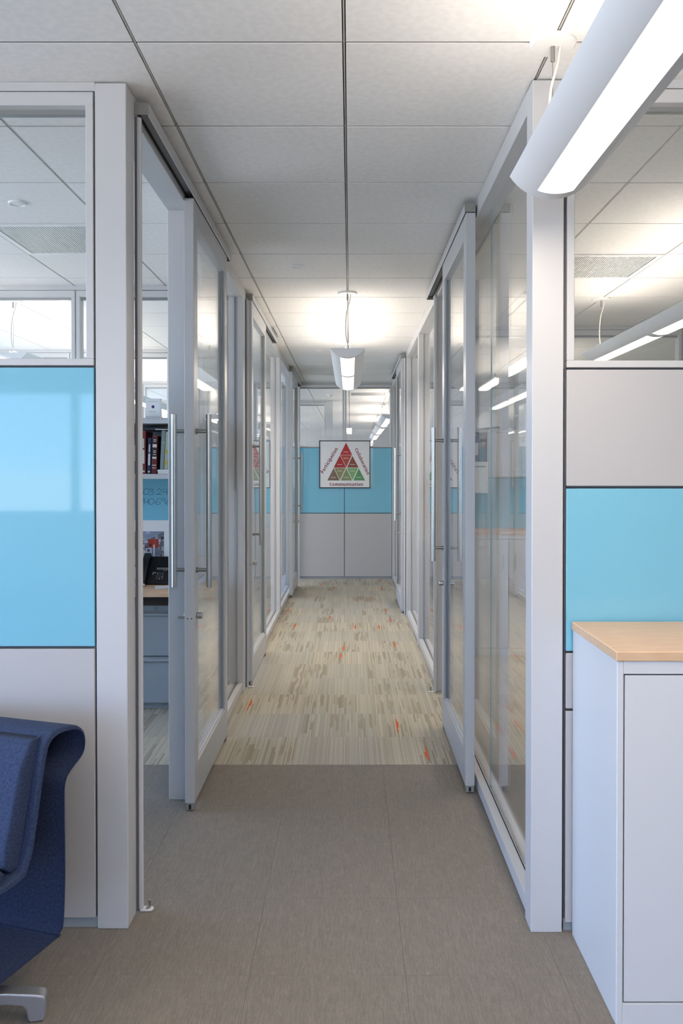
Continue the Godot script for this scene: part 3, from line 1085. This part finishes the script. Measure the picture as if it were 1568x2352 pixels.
# ==================================================================== the office with the bookshelf
func stroke(st: SurfaceTool, pts: Array, at: Vector2, s: float, w := 0.0012) -> void:
	var path := []
	for p in pts:
		path.append(Vector2(p[0], p[1]))
	path = smooth_path(path, 5)
	for i in path.size() - 1:
		var a: Vector2 = at + path[i] * s
		var b: Vector2 = at + path[i + 1] * s
		var t := (b - a).normalized()
		var nn := Vector2(-t.y, t.x) * w
		a -= t * w * 0.5
		b += t * w * 0.5
		quad(st, Vector3(a.x + nn.x, a.y + nn.y, 0), Vector3(b.x + nn.x, b.y + nn.y, 0), Vector3(b.x - nn.x, b.y - nn.y, 0), Vector3(a.x - nn.x, a.y - nn.y, 0), Vector3(0, 0, 1))


func left_office() -> void:
	# handwriting on the blue glass
	var digits := {
		"0": [[[0.5, 1.0], [0.15, 0.75], [0.1, 0.3], [0.45, 0.0], [0.85, 0.25], [0.9, 0.7], [0.55, 1.0]]],
		"2": [[[0.1, 0.75], [0.4, 1.0], [0.75, 0.8], [0.6, 0.4], [0.15, 0.05], [0.1, 0.15], [0.4, 0.12], [0.95, 0.0]]],
		"3": [[[0.1, 0.85], [0.45, 1.0], [0.75, 0.8], [0.4, 0.55], [0.8, 0.35], [0.65, 0.05], [0.05, 0.05]]],
		"4": [[[0.35, 1.0], [0.15, 0.5], [0.45, 0.42], [0.9, 0.5]], [[0.75, 1.0], [0.75, 0.5], [0.85, 0.0]]],
		"6": [[[0.75, 1.0], [0.3, 0.7], [0.1, 0.25], [0.4, 0.0], [0.85, 0.12], [0.8, 0.4], [0.45, 0.42], [0.2, 0.25]]],
		"8": [[[0.7, 0.9], [0.3, 1.0], [0.2, 0.75], [0.7, 0.35], [0.6, 0.0], [0.2, 0.1], [0.35, 0.45], [0.85, 0.95]]],
		"9": [[[0.8, 0.85], [0.45, 1.0], [0.15, 0.75], [0.45, 0.5], [0.8, 0.8], [0.8, 0.4], [0.9, 0.0]]],
	}
	var ink := mat("marker", Color(0.16, 0.30, 0.44), 0.5)
	var wall: Node3D = get_node("wall_office_west_1")
	var st := begin()
	for it in [["6", -1.428, 1.328], ["0", -1.390, 1.328], ["3", -1.354, 1.326], ["2", -1.302, 1.326], ["4", -1.264, 1.326], ["8", -1.230, 1.330], ["3", -1.416, 1.262], ["4", -1.390, 1.262], ["0", -1.356, 1.262], ["6", -1.313, 1.262], ["9", -1.279, 1.264], ["6", -1.240, 1.260]]:
		for s in digits[it[0]]:
			stroke(st, s, Vector2(it[1], it[2]), 0.042)
	var hw := part(wall, "handwriting", st.commit(), ink, P(0, 0, 5.7945))
	hw.set_meta("label", "numbers handwritten in dark marker")

	# desk
	var dk := thing("desk", "beech topped desk under the bookshelf, holding a black phone", "desk", P(-1.9, 0, 5.5))
	box(dk, "desktop", -2.9, -0.84, 0.724, 0.750, 5.20, 5.785, M.wood, 0.002)
	box(dk, "end_panel", -2.89, -2.87, 0.0, 0.724, 5.23, 5.78, M.frame)
	box(dk, "end_panel", -0.862, -0.842, 0.0, 0.724, 5.23, 5.78, M.frame)
	box(dk, "modesty_rail", -2.87, -0.862, 0.62, 0.724, 5.74, 5.76, M.frame)
	# lateral file
	var fc := thing("file_cabinet", "grey lateral file cabinet with two drawers under the desk", "cabinet", P(-1.32, 0, 5.56))
	box(fc, "body", -1.77, -0.875, 0.022, 0.645, 5.385, 5.735, M.file_grey, 0.003)
	box(fc, "plinth", -1.75, -0.895, 0.0, 0.022, 5.395, 5.72, M.file_grey, 0.0)
	for e in [[0.335, 0.610], [0.040, 0.325]]:
		var dw := box(fc, "drawer", -1.765, -0.88, e[0], e[1], 5.362, 5.384, M.file_grey, 0.003)
		var s2 := begin()
		add_extruded(s2, PackedVector2Array([Vector2(0, 0), Vector2(0.014, -0.006), Vector2(0.017, -0.016), Vector2(0.011, -0.022), Vector2(0.0, -0.030)]), 0.438, 0.0, in_zy)
		part(dw, "pull", s2.commit(), M.file_grey, P(-1.3225, e[1] - 0.004, 5.362))
	part(fc, "lock", rod_mesh(0.010, 0.008, 16), M.steel_dull, P(-1.215, 0.628, 5.381), Vector3(PI / 2, 0, 0))

	# overhead shelf
	var sh := thing("bookshelf", "pale open wall shelf full of books above the desk", "shelf", P(-1.6, 1.437, 5.6))
	box(sh, "bottom_board", -2.35, -0.84, 1.437, 1.468, 5.40, 5.785, M.frame)
	box(sh, "top_board", -2.35, -0.84, 1.784, 1.812, 5.40, 5.785, M.frame)
	box(sh, "side_board", -2.35, -2.33, 1.468, 1.784, 5.40, 5.785, M.frame)
	box(sh, "side_board", -0.86, -0.84, 1.468, 1.784, 5.40, 5.785, M.frame)
	box(sh, "back_board", -2.33, -0.86, 1.468, 1.784, 5.77, 5.785, M.panel, 0.0)
	box(sh, "divider", -1.62, -1.602, 1.468, 1.784, 5.42, 5.77, M.frame)
	# books: x of the bottom edge, thickness, height, tilt, colours, label
	var bk := [
		[-1.336, 0.028, 0.270, 0.0, Color(0.46, 0.15, 0.17), "dark red hardback, first of the pair in the bookshelf", "bar"],
		[-1.3065, 0.028, 0.272, 0.0, Color(0.46, 0.15, 0.17), "dark red hardback beside the slim navy book", "bar"],
		[-1.2735, 0.022, 0.228, 0.03, Color(0.09, 0.16, 0.30), "navy blue paperback with white spine print", "bar"],
		[-1.241, 0.033, 0.240, 0.03, Color(0.38, 0.09, 0.11), "thick maroon book with black label bands", "bands"],
		[-1.191, 0.024, 0.246, 0.05, Color(0.50, 0.56, 0.56), "grey binder leaning against the maroon book", "line"],
		[-1.165, 0.022, 0.240, 0.05, Color(0.66, 0.70, 0.62), "pale cream book with yellow stripes on its spine", "yellow"],
	]
	var cols := [Color(0.2, 0.3, 0.4), Color(0.5, 0.15, 0.14), Color(0.7, 0.68, 0.6), Color(0.15, 0.2, 0.18), Color(0.55, 0.5, 0.3)]
	var wh := mat("spine_print", Color(0.80, 0.80, 0.78), 0.6)
	var pg := mat("book_pages", Color(0.85, 0.82, 0.74), 0.8)
	var yl := mat("spine_yellow", Color(0.75, 0.65, 0.20), 0.6)
	for i in bk.size():
		var b: Array = bk[i]
		var base_y := 1.4685
		if i >= 4:
			base_y = 1.4960
		var m := mat("cover_%d" % i, b[4], 0.55)
		var o := thing("book", b[5], "book", P(b[0], base_y, 5.55), "books on the wall shelf")
		var dd := 5.455
		var dp := 0.20
		for s in [-1.0, 1.0]:
			box(o, "cover", b[0] + s * b[1] / 2, b[0] + s * (b[1] / 2 - 0.003), base_y, base_y + b[2], dd, dd + dp, m, 0.0008)
		box(o, "spine", b[0] - b[1] / 2 + 0.003, b[0] + b[1] / 2 - 0.003, base_y, base_y + b[2], dd, dd + 0.004, m, 0.0)
		box(o, "pages", b[0] - b[1] / 2 + 0.003, b[0] + b[1] / 2 - 0.003, base_y + 0.004, base_y + b[2] - 0.004, dd + 0.005, dd + dp - 0.004, pg, 0.0)
		var q := dd - 0.0006
		if b[6] == "bar":
			for r in [[0.60, 0.82, 0.004], [0.24, 0.56, 0.006], [0.04, 0.08, 0.007]]:
				box(o, "title_print", b[0] - r[2], b[0] + r[2], base_y + b[2] * r[0], base_y + b[2] * r[1], q, q + 0.0005, wh, 0.0)
		elif b[6] == "bands":
			for r in [[0.80, 0.93, M.black], [0.46, 0.68, M.black], [0.70, 0.78, wh], [0.40, 0.45, wh], [0.22, 0.24, wh], [0.15, 0.165, wh]]:
				box(o, "label_band", b[0] - 0.013, b[0] + 0.013, base_y + b[2] * r[0], base_y + b[2] * r[1], q, q + 0.0005, r[2], 0.0)
			for r in [0.85, 0.89, 0.56, 0.60, 0.50]:
				box(o, "title_print", b[0] - 0.008, b[0] + 0.009, base_y + b[2] * r, base_y + b[2] * (r + 0.018), q - 0.0006, q - 0.0001, wh, 0.0)
		elif b[6] == "line":
			box(o, "title_print", b[0] - 0.012, b[0] + 0.012, base_y + b[2] * 0.69, base_y + b[2] * 0.70, q, q + 0.0005, wh, 0.0)
		else:
			for r in [[0.42, 0.52], [0.12, 0.24]]:
				box(o, "stripe_print", b[0] - 0.011, b[0] + 0.004, base_y + b[2] * r[0], base_y + b[2] * r[1], q, q + 0.0005, yl, 0.0)
		o.rotation.z = -b[3]
	# hidden run of further books, both ways along the shelf
	for k in 6:
		var x := -1.366 - k * 0.028
		var o := thing("book", ["slate blue", "brick red", "cream", "dark green", "ochre", "grey blue"][k] + " book in the shelf bay beside the red pair", "book", P(x, 1.4685, 5.55), "books on the wall shelf")
		var m := mat("cover_b%d" % k, cols[k % 5], 0.6)
		box(o, "cover", x - 0.0125, x + 0.0125, 1.4685, 1.70 + 0.01 * (k % 3), 5.46, 5.65, m, 0.001)
		box(o, "title_print", x - 0.005, x + 0.005, 1.55, 1.65, 5.4592, 5.4597, wh, 0.0)
	var fb := thing("book", "thin black book lying flat across the tops of the others", "book", P(-1.25, 1.745, 5.55), "books on the wall shelf")
	box(fb, "cover", -1.315, -1.12, 1.7455, 1.757, 5.47, 5.70, M.black, 0.001)
	box(fb, "title_print", -1.235, -1.135, 1.748, 1.7545, 5.4692, 5.4697, wh, 0.0)
	fb.rotation.z = -0.02
	var wb := thing("document_box", "flat white box lying on the shelf under the leaning books", "box", P(-1.144, 1.4685, 5.52), "")
	box(wb, "tray", -1.213, -1.07, 1.4685, 1.482, 5.44, 5.66, M.white, 0.001)
	box(wb, "lid", -1.215, -1.068, 1.4825, 1.4950, 5.438, 5.662, M.white, 0.001)

	# brochure stand on the shelf
	var br := thing("brochure_holder", "clear stand with white brochures marked by a purple hexagon", "brochure holder", P(-1.247, 1.8125, 5.5))
	var bx := -1.247
	box(br, "brochure", bx - 0.046, bx + 0.044, 1.833, 1.945, 5.462, 5.472, M.white, 0.0005)
	box(br, "acrylic_front", bx - 0.048, bx + 0.048, 1.814, 1.848, 5.455, 5.457, M.glass, 0.0)
	box(br, "acrylic_side", bx + 0.047, bx + 0.050, 1.814, 1.945, 5.455, 5.485, M.white, 0.0)
	box(br, "base", bx - 0.048, bx + 0.048, 1.8125, 1.832, 5.455, 5.520, M.frame, 0.001)
	var hexp := PackedVector2Array()
	for k in 6:
		hexp.append(Vector2(cos(k * PI / 3 + PI / 6), sin(k * PI / 3 + PI / 6)) * 0.0105)
	st = begin()
	add_extruded(st, hexp, 0.0003, 0.0, in_xy)
	var pur := mat("purple", Color(0.18, 0.14, 0.42), 0.5)
	part(br, "logo", st.commit(), pur, P(bx, 1.893, 5.4616))
	for e in [[1.862, 0.030], [1.857, 0.018], [1.926, 0.034]]:
		box(br, "print_line", bx - e[1], bx + e[1], e[0], e[0] + 0.0015, 5.4614, 5.4619, M.rail_grey, 0.0)

	# photograph pinned behind the phone
	var ph := thing("photo_print", "white sheet with an industrial plant photograph behind the phone", "poster", P(-1.3, 0.8, 5.79))
	box(ph, "sheet", -1.50, -1.150, 0.770, 1.156, 5.7925, 5.7948, M.white, 0.0)
	var pm := mat("photo", Color(1, 1, 1), 0.35)
	pm.albedo_texture = photo_image()
	st = begin()
	var cs := [Vector3(-0.115, -0.12, 0), Vector3(-0.115, 0.12, 0), Vector3(0.115, 0.12, 0), Vector3(-0.115, -0.12, 0), Vector3(0.115, 0.12, 0), Vector3(0.115, -0.12, 0)]
	for c in cs:
		st.set_normal(Vector3(0, 0, 1))
		st.set_uv(Vector2(c.x / 0.23 + 0.5, 0.5 - c.y / 0.24))
		st.add_vertex(c)
	part(ph, "photograph", st.commit(), pm, P(-1.366, 0.962, 5.7920))
	box(ph, "yellow_note", -1.50, -1.335, 0.86, 0.872, 5.780, 5.7915, yl, 0.0)

	# desk phone
	var tel := thing("desk_phone", "black desk phone with silver ring keys on the beech desk", "telephone", P(-1.25, 0.7505, 5.66))
	var px0 := -1.350
	var px1 := -1.125
	st = begin()
	add_extruded(st, PackedVector2Array([Vector2(0.095, 0.0), Vector2(0.10, 0.012), Vector2(-0.055, 0.165), Vector2(-0.075, 0.168), Vector2(-0.085, 0.155), Vector2(-0.03, 0.0)]), (px1 - px0) / 2, 0.004, in_zy)
	part(tel, "body", st.commit(), M.black, P((px0 + px1) / 2, 0.7505, 5.665))
	# front slope: from (z .10, y .012) to (z -.055, y .165)
	var dir := Vector2(-0.155, 0.153).normalized()
	var tilt := -atan2(0.155, 0.153)
	var on := func(x: float, t: float, off: float) -> Vector3:
		var z := 0.10 + dir.x * t + off * dir.y
		var y := 0.012 + dir.y * t - off * dir.x
		return Vector3(x, 0.7505 + y, -5.665 + z)
	part(tel, "screen_bezel", box_mesh(Vector3(0.135, 0.075, 0.004), 0.001), mat("screen_dark", Color(0.06, 0.065, 0.075), 0.2), on.call(px1 - 0.075, 0.172, 0.002), Vector3(tilt, 0, 0))
	part(tel, "silver_trim", box_mesh(Vector3(0.135, 0.018, 0.004), 0.001), M.steel_dull, on.call(px1 - 0.075, 0.118, 0.002), Vector3(tilt, 0, 0))
	part(tel, "ring_key", lathe([Vector2(0.009, 0.0), Vector2(0.0095, 0.004), Vector2(0.013, 0.004), Vector2(0.0135, 0.0)], 20), M.steel, on.call(px1 - 0.084, 0.108, 0.003), Vector3(tilt + PI / 2, 0, 0))
	for r in 4:
		for c in 3:
			part(tel, "key", box_mesh(Vector3(0.011, 0.008, 0.004), 0.001), M.rail_grey if (r + c) % 4 == 0 else M.core, on.call(px1 - 0.130 + c * 0.017, 0.080 - r * 0.015, 0.002), Vector3(tilt, 0, 0))
	for c in 3:
		part(tel, "key", box_mesh(Vector3(0.006, 0.006, 0.004), 0.001), M.white, on.call(px0 + 0.065 + (c % 2) * 0.012, 0.085 - (c / 2) * 0.012, 0.002), Vector3(tilt, 0, 0))
	st = begin()
	var hs := []
	for k in 13:
		var t := k / 12.0
		hs.append(on.call(0.0, lerpf(-0.01, 0.225, t), 0.022 + 0.022 * sin(t * PI)) - Vector3(0, 0.7505, -5.665))
	for i in hs.size() - 1:
		pass
	var hp := PackedVector2Array()
	for k in 13:
		hp.append(Vector2(hs[k].z, hs[k].y) + Vector2(dir.y, -dir.x) * 0.012)
	for k in range(12, -1, -1):
		var e: float = 0.013 + 0.014 * pow(absf(k / 12.0 - 0.5) * 2.0, 6.0)
		hp.append(Vector2(hs[k].z, hs[k].y) - Vector2(dir.y, -dir.x) * e)
	add_extruded(st, hp, 0.023, 0.006, in_zy)
	part(tel, "handset", st.commit(), M.black, P(px0 + 0.012, 0.7505, 5.665))
	# papers on the desk
	for it in [[-1.42, 5.50, 0.25, 0.7505, "loose white sheet on the desk before the phone handset"], [-1.46, 5.43, -0.3, 0.7518, "folded white sheet near the front edge of the beech desk"], [-1.13, 5.46, 0.2, 0.7505, "white sheet on the desk before the phone keys"]]:
		var pp := thing("paper", it[4], "paper", P(it[0], it[3], it[1]), "loose papers on the desk")
		st = begin()
		var gx := 4
		for i in gx:
			for sgn in [1.0]:
				var u0 := -0.105 + 0.21 * i / gx
				var u1 := -0.105 + 0.21 * (i + 1) / gx
				var y0 := 0.0005 + 0.010 * pow(float(i) / gx, 2.0)
				var y1 := 0.0005 + 0.010 * pow(float(i + 1) / gx, 2.0)
				quad(st, Vector3(u0, y0, -0.07), Vector3(u1, y1, -0.07), Vector3(u1, y1, 0.07), Vector3(u0, y0, 0.07), Vector3.UP)
				quad(st, Vector3(u0, y0 - 0.0004, -0.07), Vector3(u1, y1 - 0.0004, -0.07), Vector3(u1, y1 - 0.0004, 0.07), Vector3(u0, y0 - 0.0004, 0.07), Vector3.DOWN)
		part(pp, "sheet", st.commit(), M.white, P(it[0], it[3], it[1]), Vector3(0, it[2], 0))


func photo_image() -> ImageTexture:
	var n := 128
	var r := RandomNumberGenerator.new()
	r.seed = 5
	var im := Image.create(n, n, false, Image.FORMAT_RGB8)
	im.fill(Color(0.42, 0.43, 0.47))
	for k in 90:
		var g := r.randf_range(0.2, 0.75)
		im.fill_rect(Rect2i(r.randi_range(0, n), r.randi_range(0, n), r.randi_range(3, 16), r.randi_range(2, 18)), Color(g, g, g * 1.05))
	for k in 12:
		im.fill_rect(Rect2i(0, k * 3, n - k * 6, 1), Color(0.70, 0.78, 0.88))
	im.fill_rect(Rect2i(68, 28, 40, 30), Color(0.62, 0.20, 0.13))
	im.fill_rect(Rect2i(72, 44, 10, 10), Color(0.35, 0.12, 0.10))
	im.fill_rect(Rect2i(92, 30, 4, 30), Color(0.72, 0.30, 0.2))
	for y in n:
		for x in n:
			var d := Vector2(x - 34, (y - 88) * 1.05).length()
			if d < 30.0:
				im.set_pixel(x, y, Color(0.72, 0.73, 0.75))
	im.fill_rect(Rect2i(60, 60, 22, 20), Color(0.66, 0.68, 0.72))
	im.fill_rect(Rect2i(65, 64, 10, 9), Color(0.30, 0.18, 0.22))
	im.fill_rect(Rect2i(88, 48, 5, 60), Color(0.80, 0.80, 0.82))
	return ImageTexture.create_from_image(im)


# ==================================================================== the office with the hard hat
func right_office() -> void:
	storage_cabinet("tall white cabinet run with beech top below the wall calendar", 0.72, 1.83, 6.93, 7.392, 2)
	var o := thing("overhead_cabinet", "grey wall cabinet with an open bay beside its door", "cabinet", P(1.5, 1.44, 7.2))
	box(o, "bottom_board", 0.72, 2.2, 1.440, 1.458, 7.06, 7.392, M.panel)
	box(o, "top_board", 0.72, 2.2, 1.806, 1.828, 7.06, 7.392, M.panel)
	for x in [0.72, 1.125, 2.182]:
		box(o, "side_board", x, x + 0.018, 1.458, 1.806, 7.06, 7.392, M.panel)
	box(o, "back_board", 0.738, 2.182, 1.458, 1.806, 7.378, 7.392, M.panel, 0.0)
	box(o, "door", 1.130, 2.198, 1.444, 1.803, 7.038, 7.058, M.panel, 0.002)
	var bl := mat("binder_blue", Color(0.16, 0.30, 0.46), 0.5)
	var names := ["dark blue ring binder standing in the open cabinet bay", "grey ring binder standing in the open cabinet bay", "blue ring binder at the end of the open cabinet bay"]
	for k in 3:
		var x := 0.86 + k * 0.085
		var b := thing("ring_binder", names[k], "binder", P(x, 1.4585, 7.2), "binders in the open bay")
		box(b, "cover", x - 0.035, x + 0.035, 1.4585, 1.77, 7.10, 7.35, [bl, M.rail_grey, bl][k], 0.002)
		box(b, "spine_label", x - 0.02, x + 0.02, 1.62, 1.72, 7.0993, 7.0998, M.white, 0.0)
	# calendar hanging from the shelf front
	var c := thing("calendar", "white wall calendar hanging below the open cabinet bay", "calendar", P(0.98, 1.3, 7.03))
	box(c, "sheet", 0.86, 1.122, 1.310, 1.565, 7.030, 7.033, M.white, 0.0)
	box(c, "header_print", 0.90, 1.10, 1.520, 1.530, 7.0292, 7.0297, M.core, 0.0)
	for r in 4:
		for k in 5:
			box(c, "date_print", 0.90 + k * 0.045, 0.905 + k * 0.045, 1.475 - r * 0.04, 1.480 - r * 0.04, 7.0292, 7.0297, M.rail_grey, 0.0)
	box(c, "tack", 0.995, 1.005, 1.548, 1.558, 7.026, 7.030, M.steel_dull, 0.001)
	# hard hat
	var h := thing("hard_hat", "white hard hat resting on top of the grey wall cabinet", "hard hat", P(1.16, 1.8285, 7.2))
	var st := begin()
	var prof := []
	for k in 11:
		var t := k / 10.0 * PI / 2
		prof.append(Vector2(0.105 * cos(t), 0.018 + 0.125 * sin(t)))
	add_lathe(st, prof, 28, Transform3D(Basis().scaled(Vector3(1.0, 1.0, 1.2)), Vector3.ZERO))
	part(h, "dome", st.commit(), M.white, P(1.16, 1.8285, 7.2))
	st = begin()
	var brim := PackedVector2Array()
	for k in 32:
		var a := TAU * k / 32
		var ext := 0.107 + 0.05 * pow(maxf(0.0, cos(a)), 3.0)
		brim.append(Vector2(ext * cos(a), ext * 1.2 * sin(a)))
	add_extruded(st, brim, 0.003, 0.0, in_xz)
	part(h, "brim", st.commit(), M.white, P(1.16, 1.843, 7.2), Vector3(0, 0, 0.0))
	part(h, "suspension", rod_mesh(0.085, 0.016, 24), M.core, P(1.16, 1.8370, 7.2))
	h.rotation.z = 0.10
	h.position.y += 0.011
	var ridge := begin()
	var rp := []
	for k in 9:
		var t := lerpf(0.25, PI - 0.25, k / 8.0)
		rp.append(Vector3(0.106 * cos(t), 0.020 + 0.126 * sin(t), 0))
	add_tube(ridge, rp, 0.008, 8)
	part(h, "ridge", ridge.commit(), M.white, P(1.16, 1.8285, 7.2))
	# magazine file leaning on the cabinet
	var mf := thing("magazine_file", "dark edged magazine file standing on the grey wall cabinet", "file holder", P(1.42, 1.8285, 7.2))
	st = begin()
	add_extruded(st, PackedVector2Array([Vector2(-0.06, 0), Vector2(0.08, 0), Vector2(0.10, 0.20), Vector2(0.02, 0.20), Vector2(-0.045, 0.10)]), 0.11, 0.002, in_xy)
	part(mf, "case", st.commit(), M.file_grey, P(1.42, 1.8285, 7.2))
	for k in 4:
		box(mf, "document", 1.385 + k * 0.02, 1.392 + k * 0.02, 1.90, 2.045 if k > 1 else 1.96, 7.12, 7.28, M.white, 0.0)
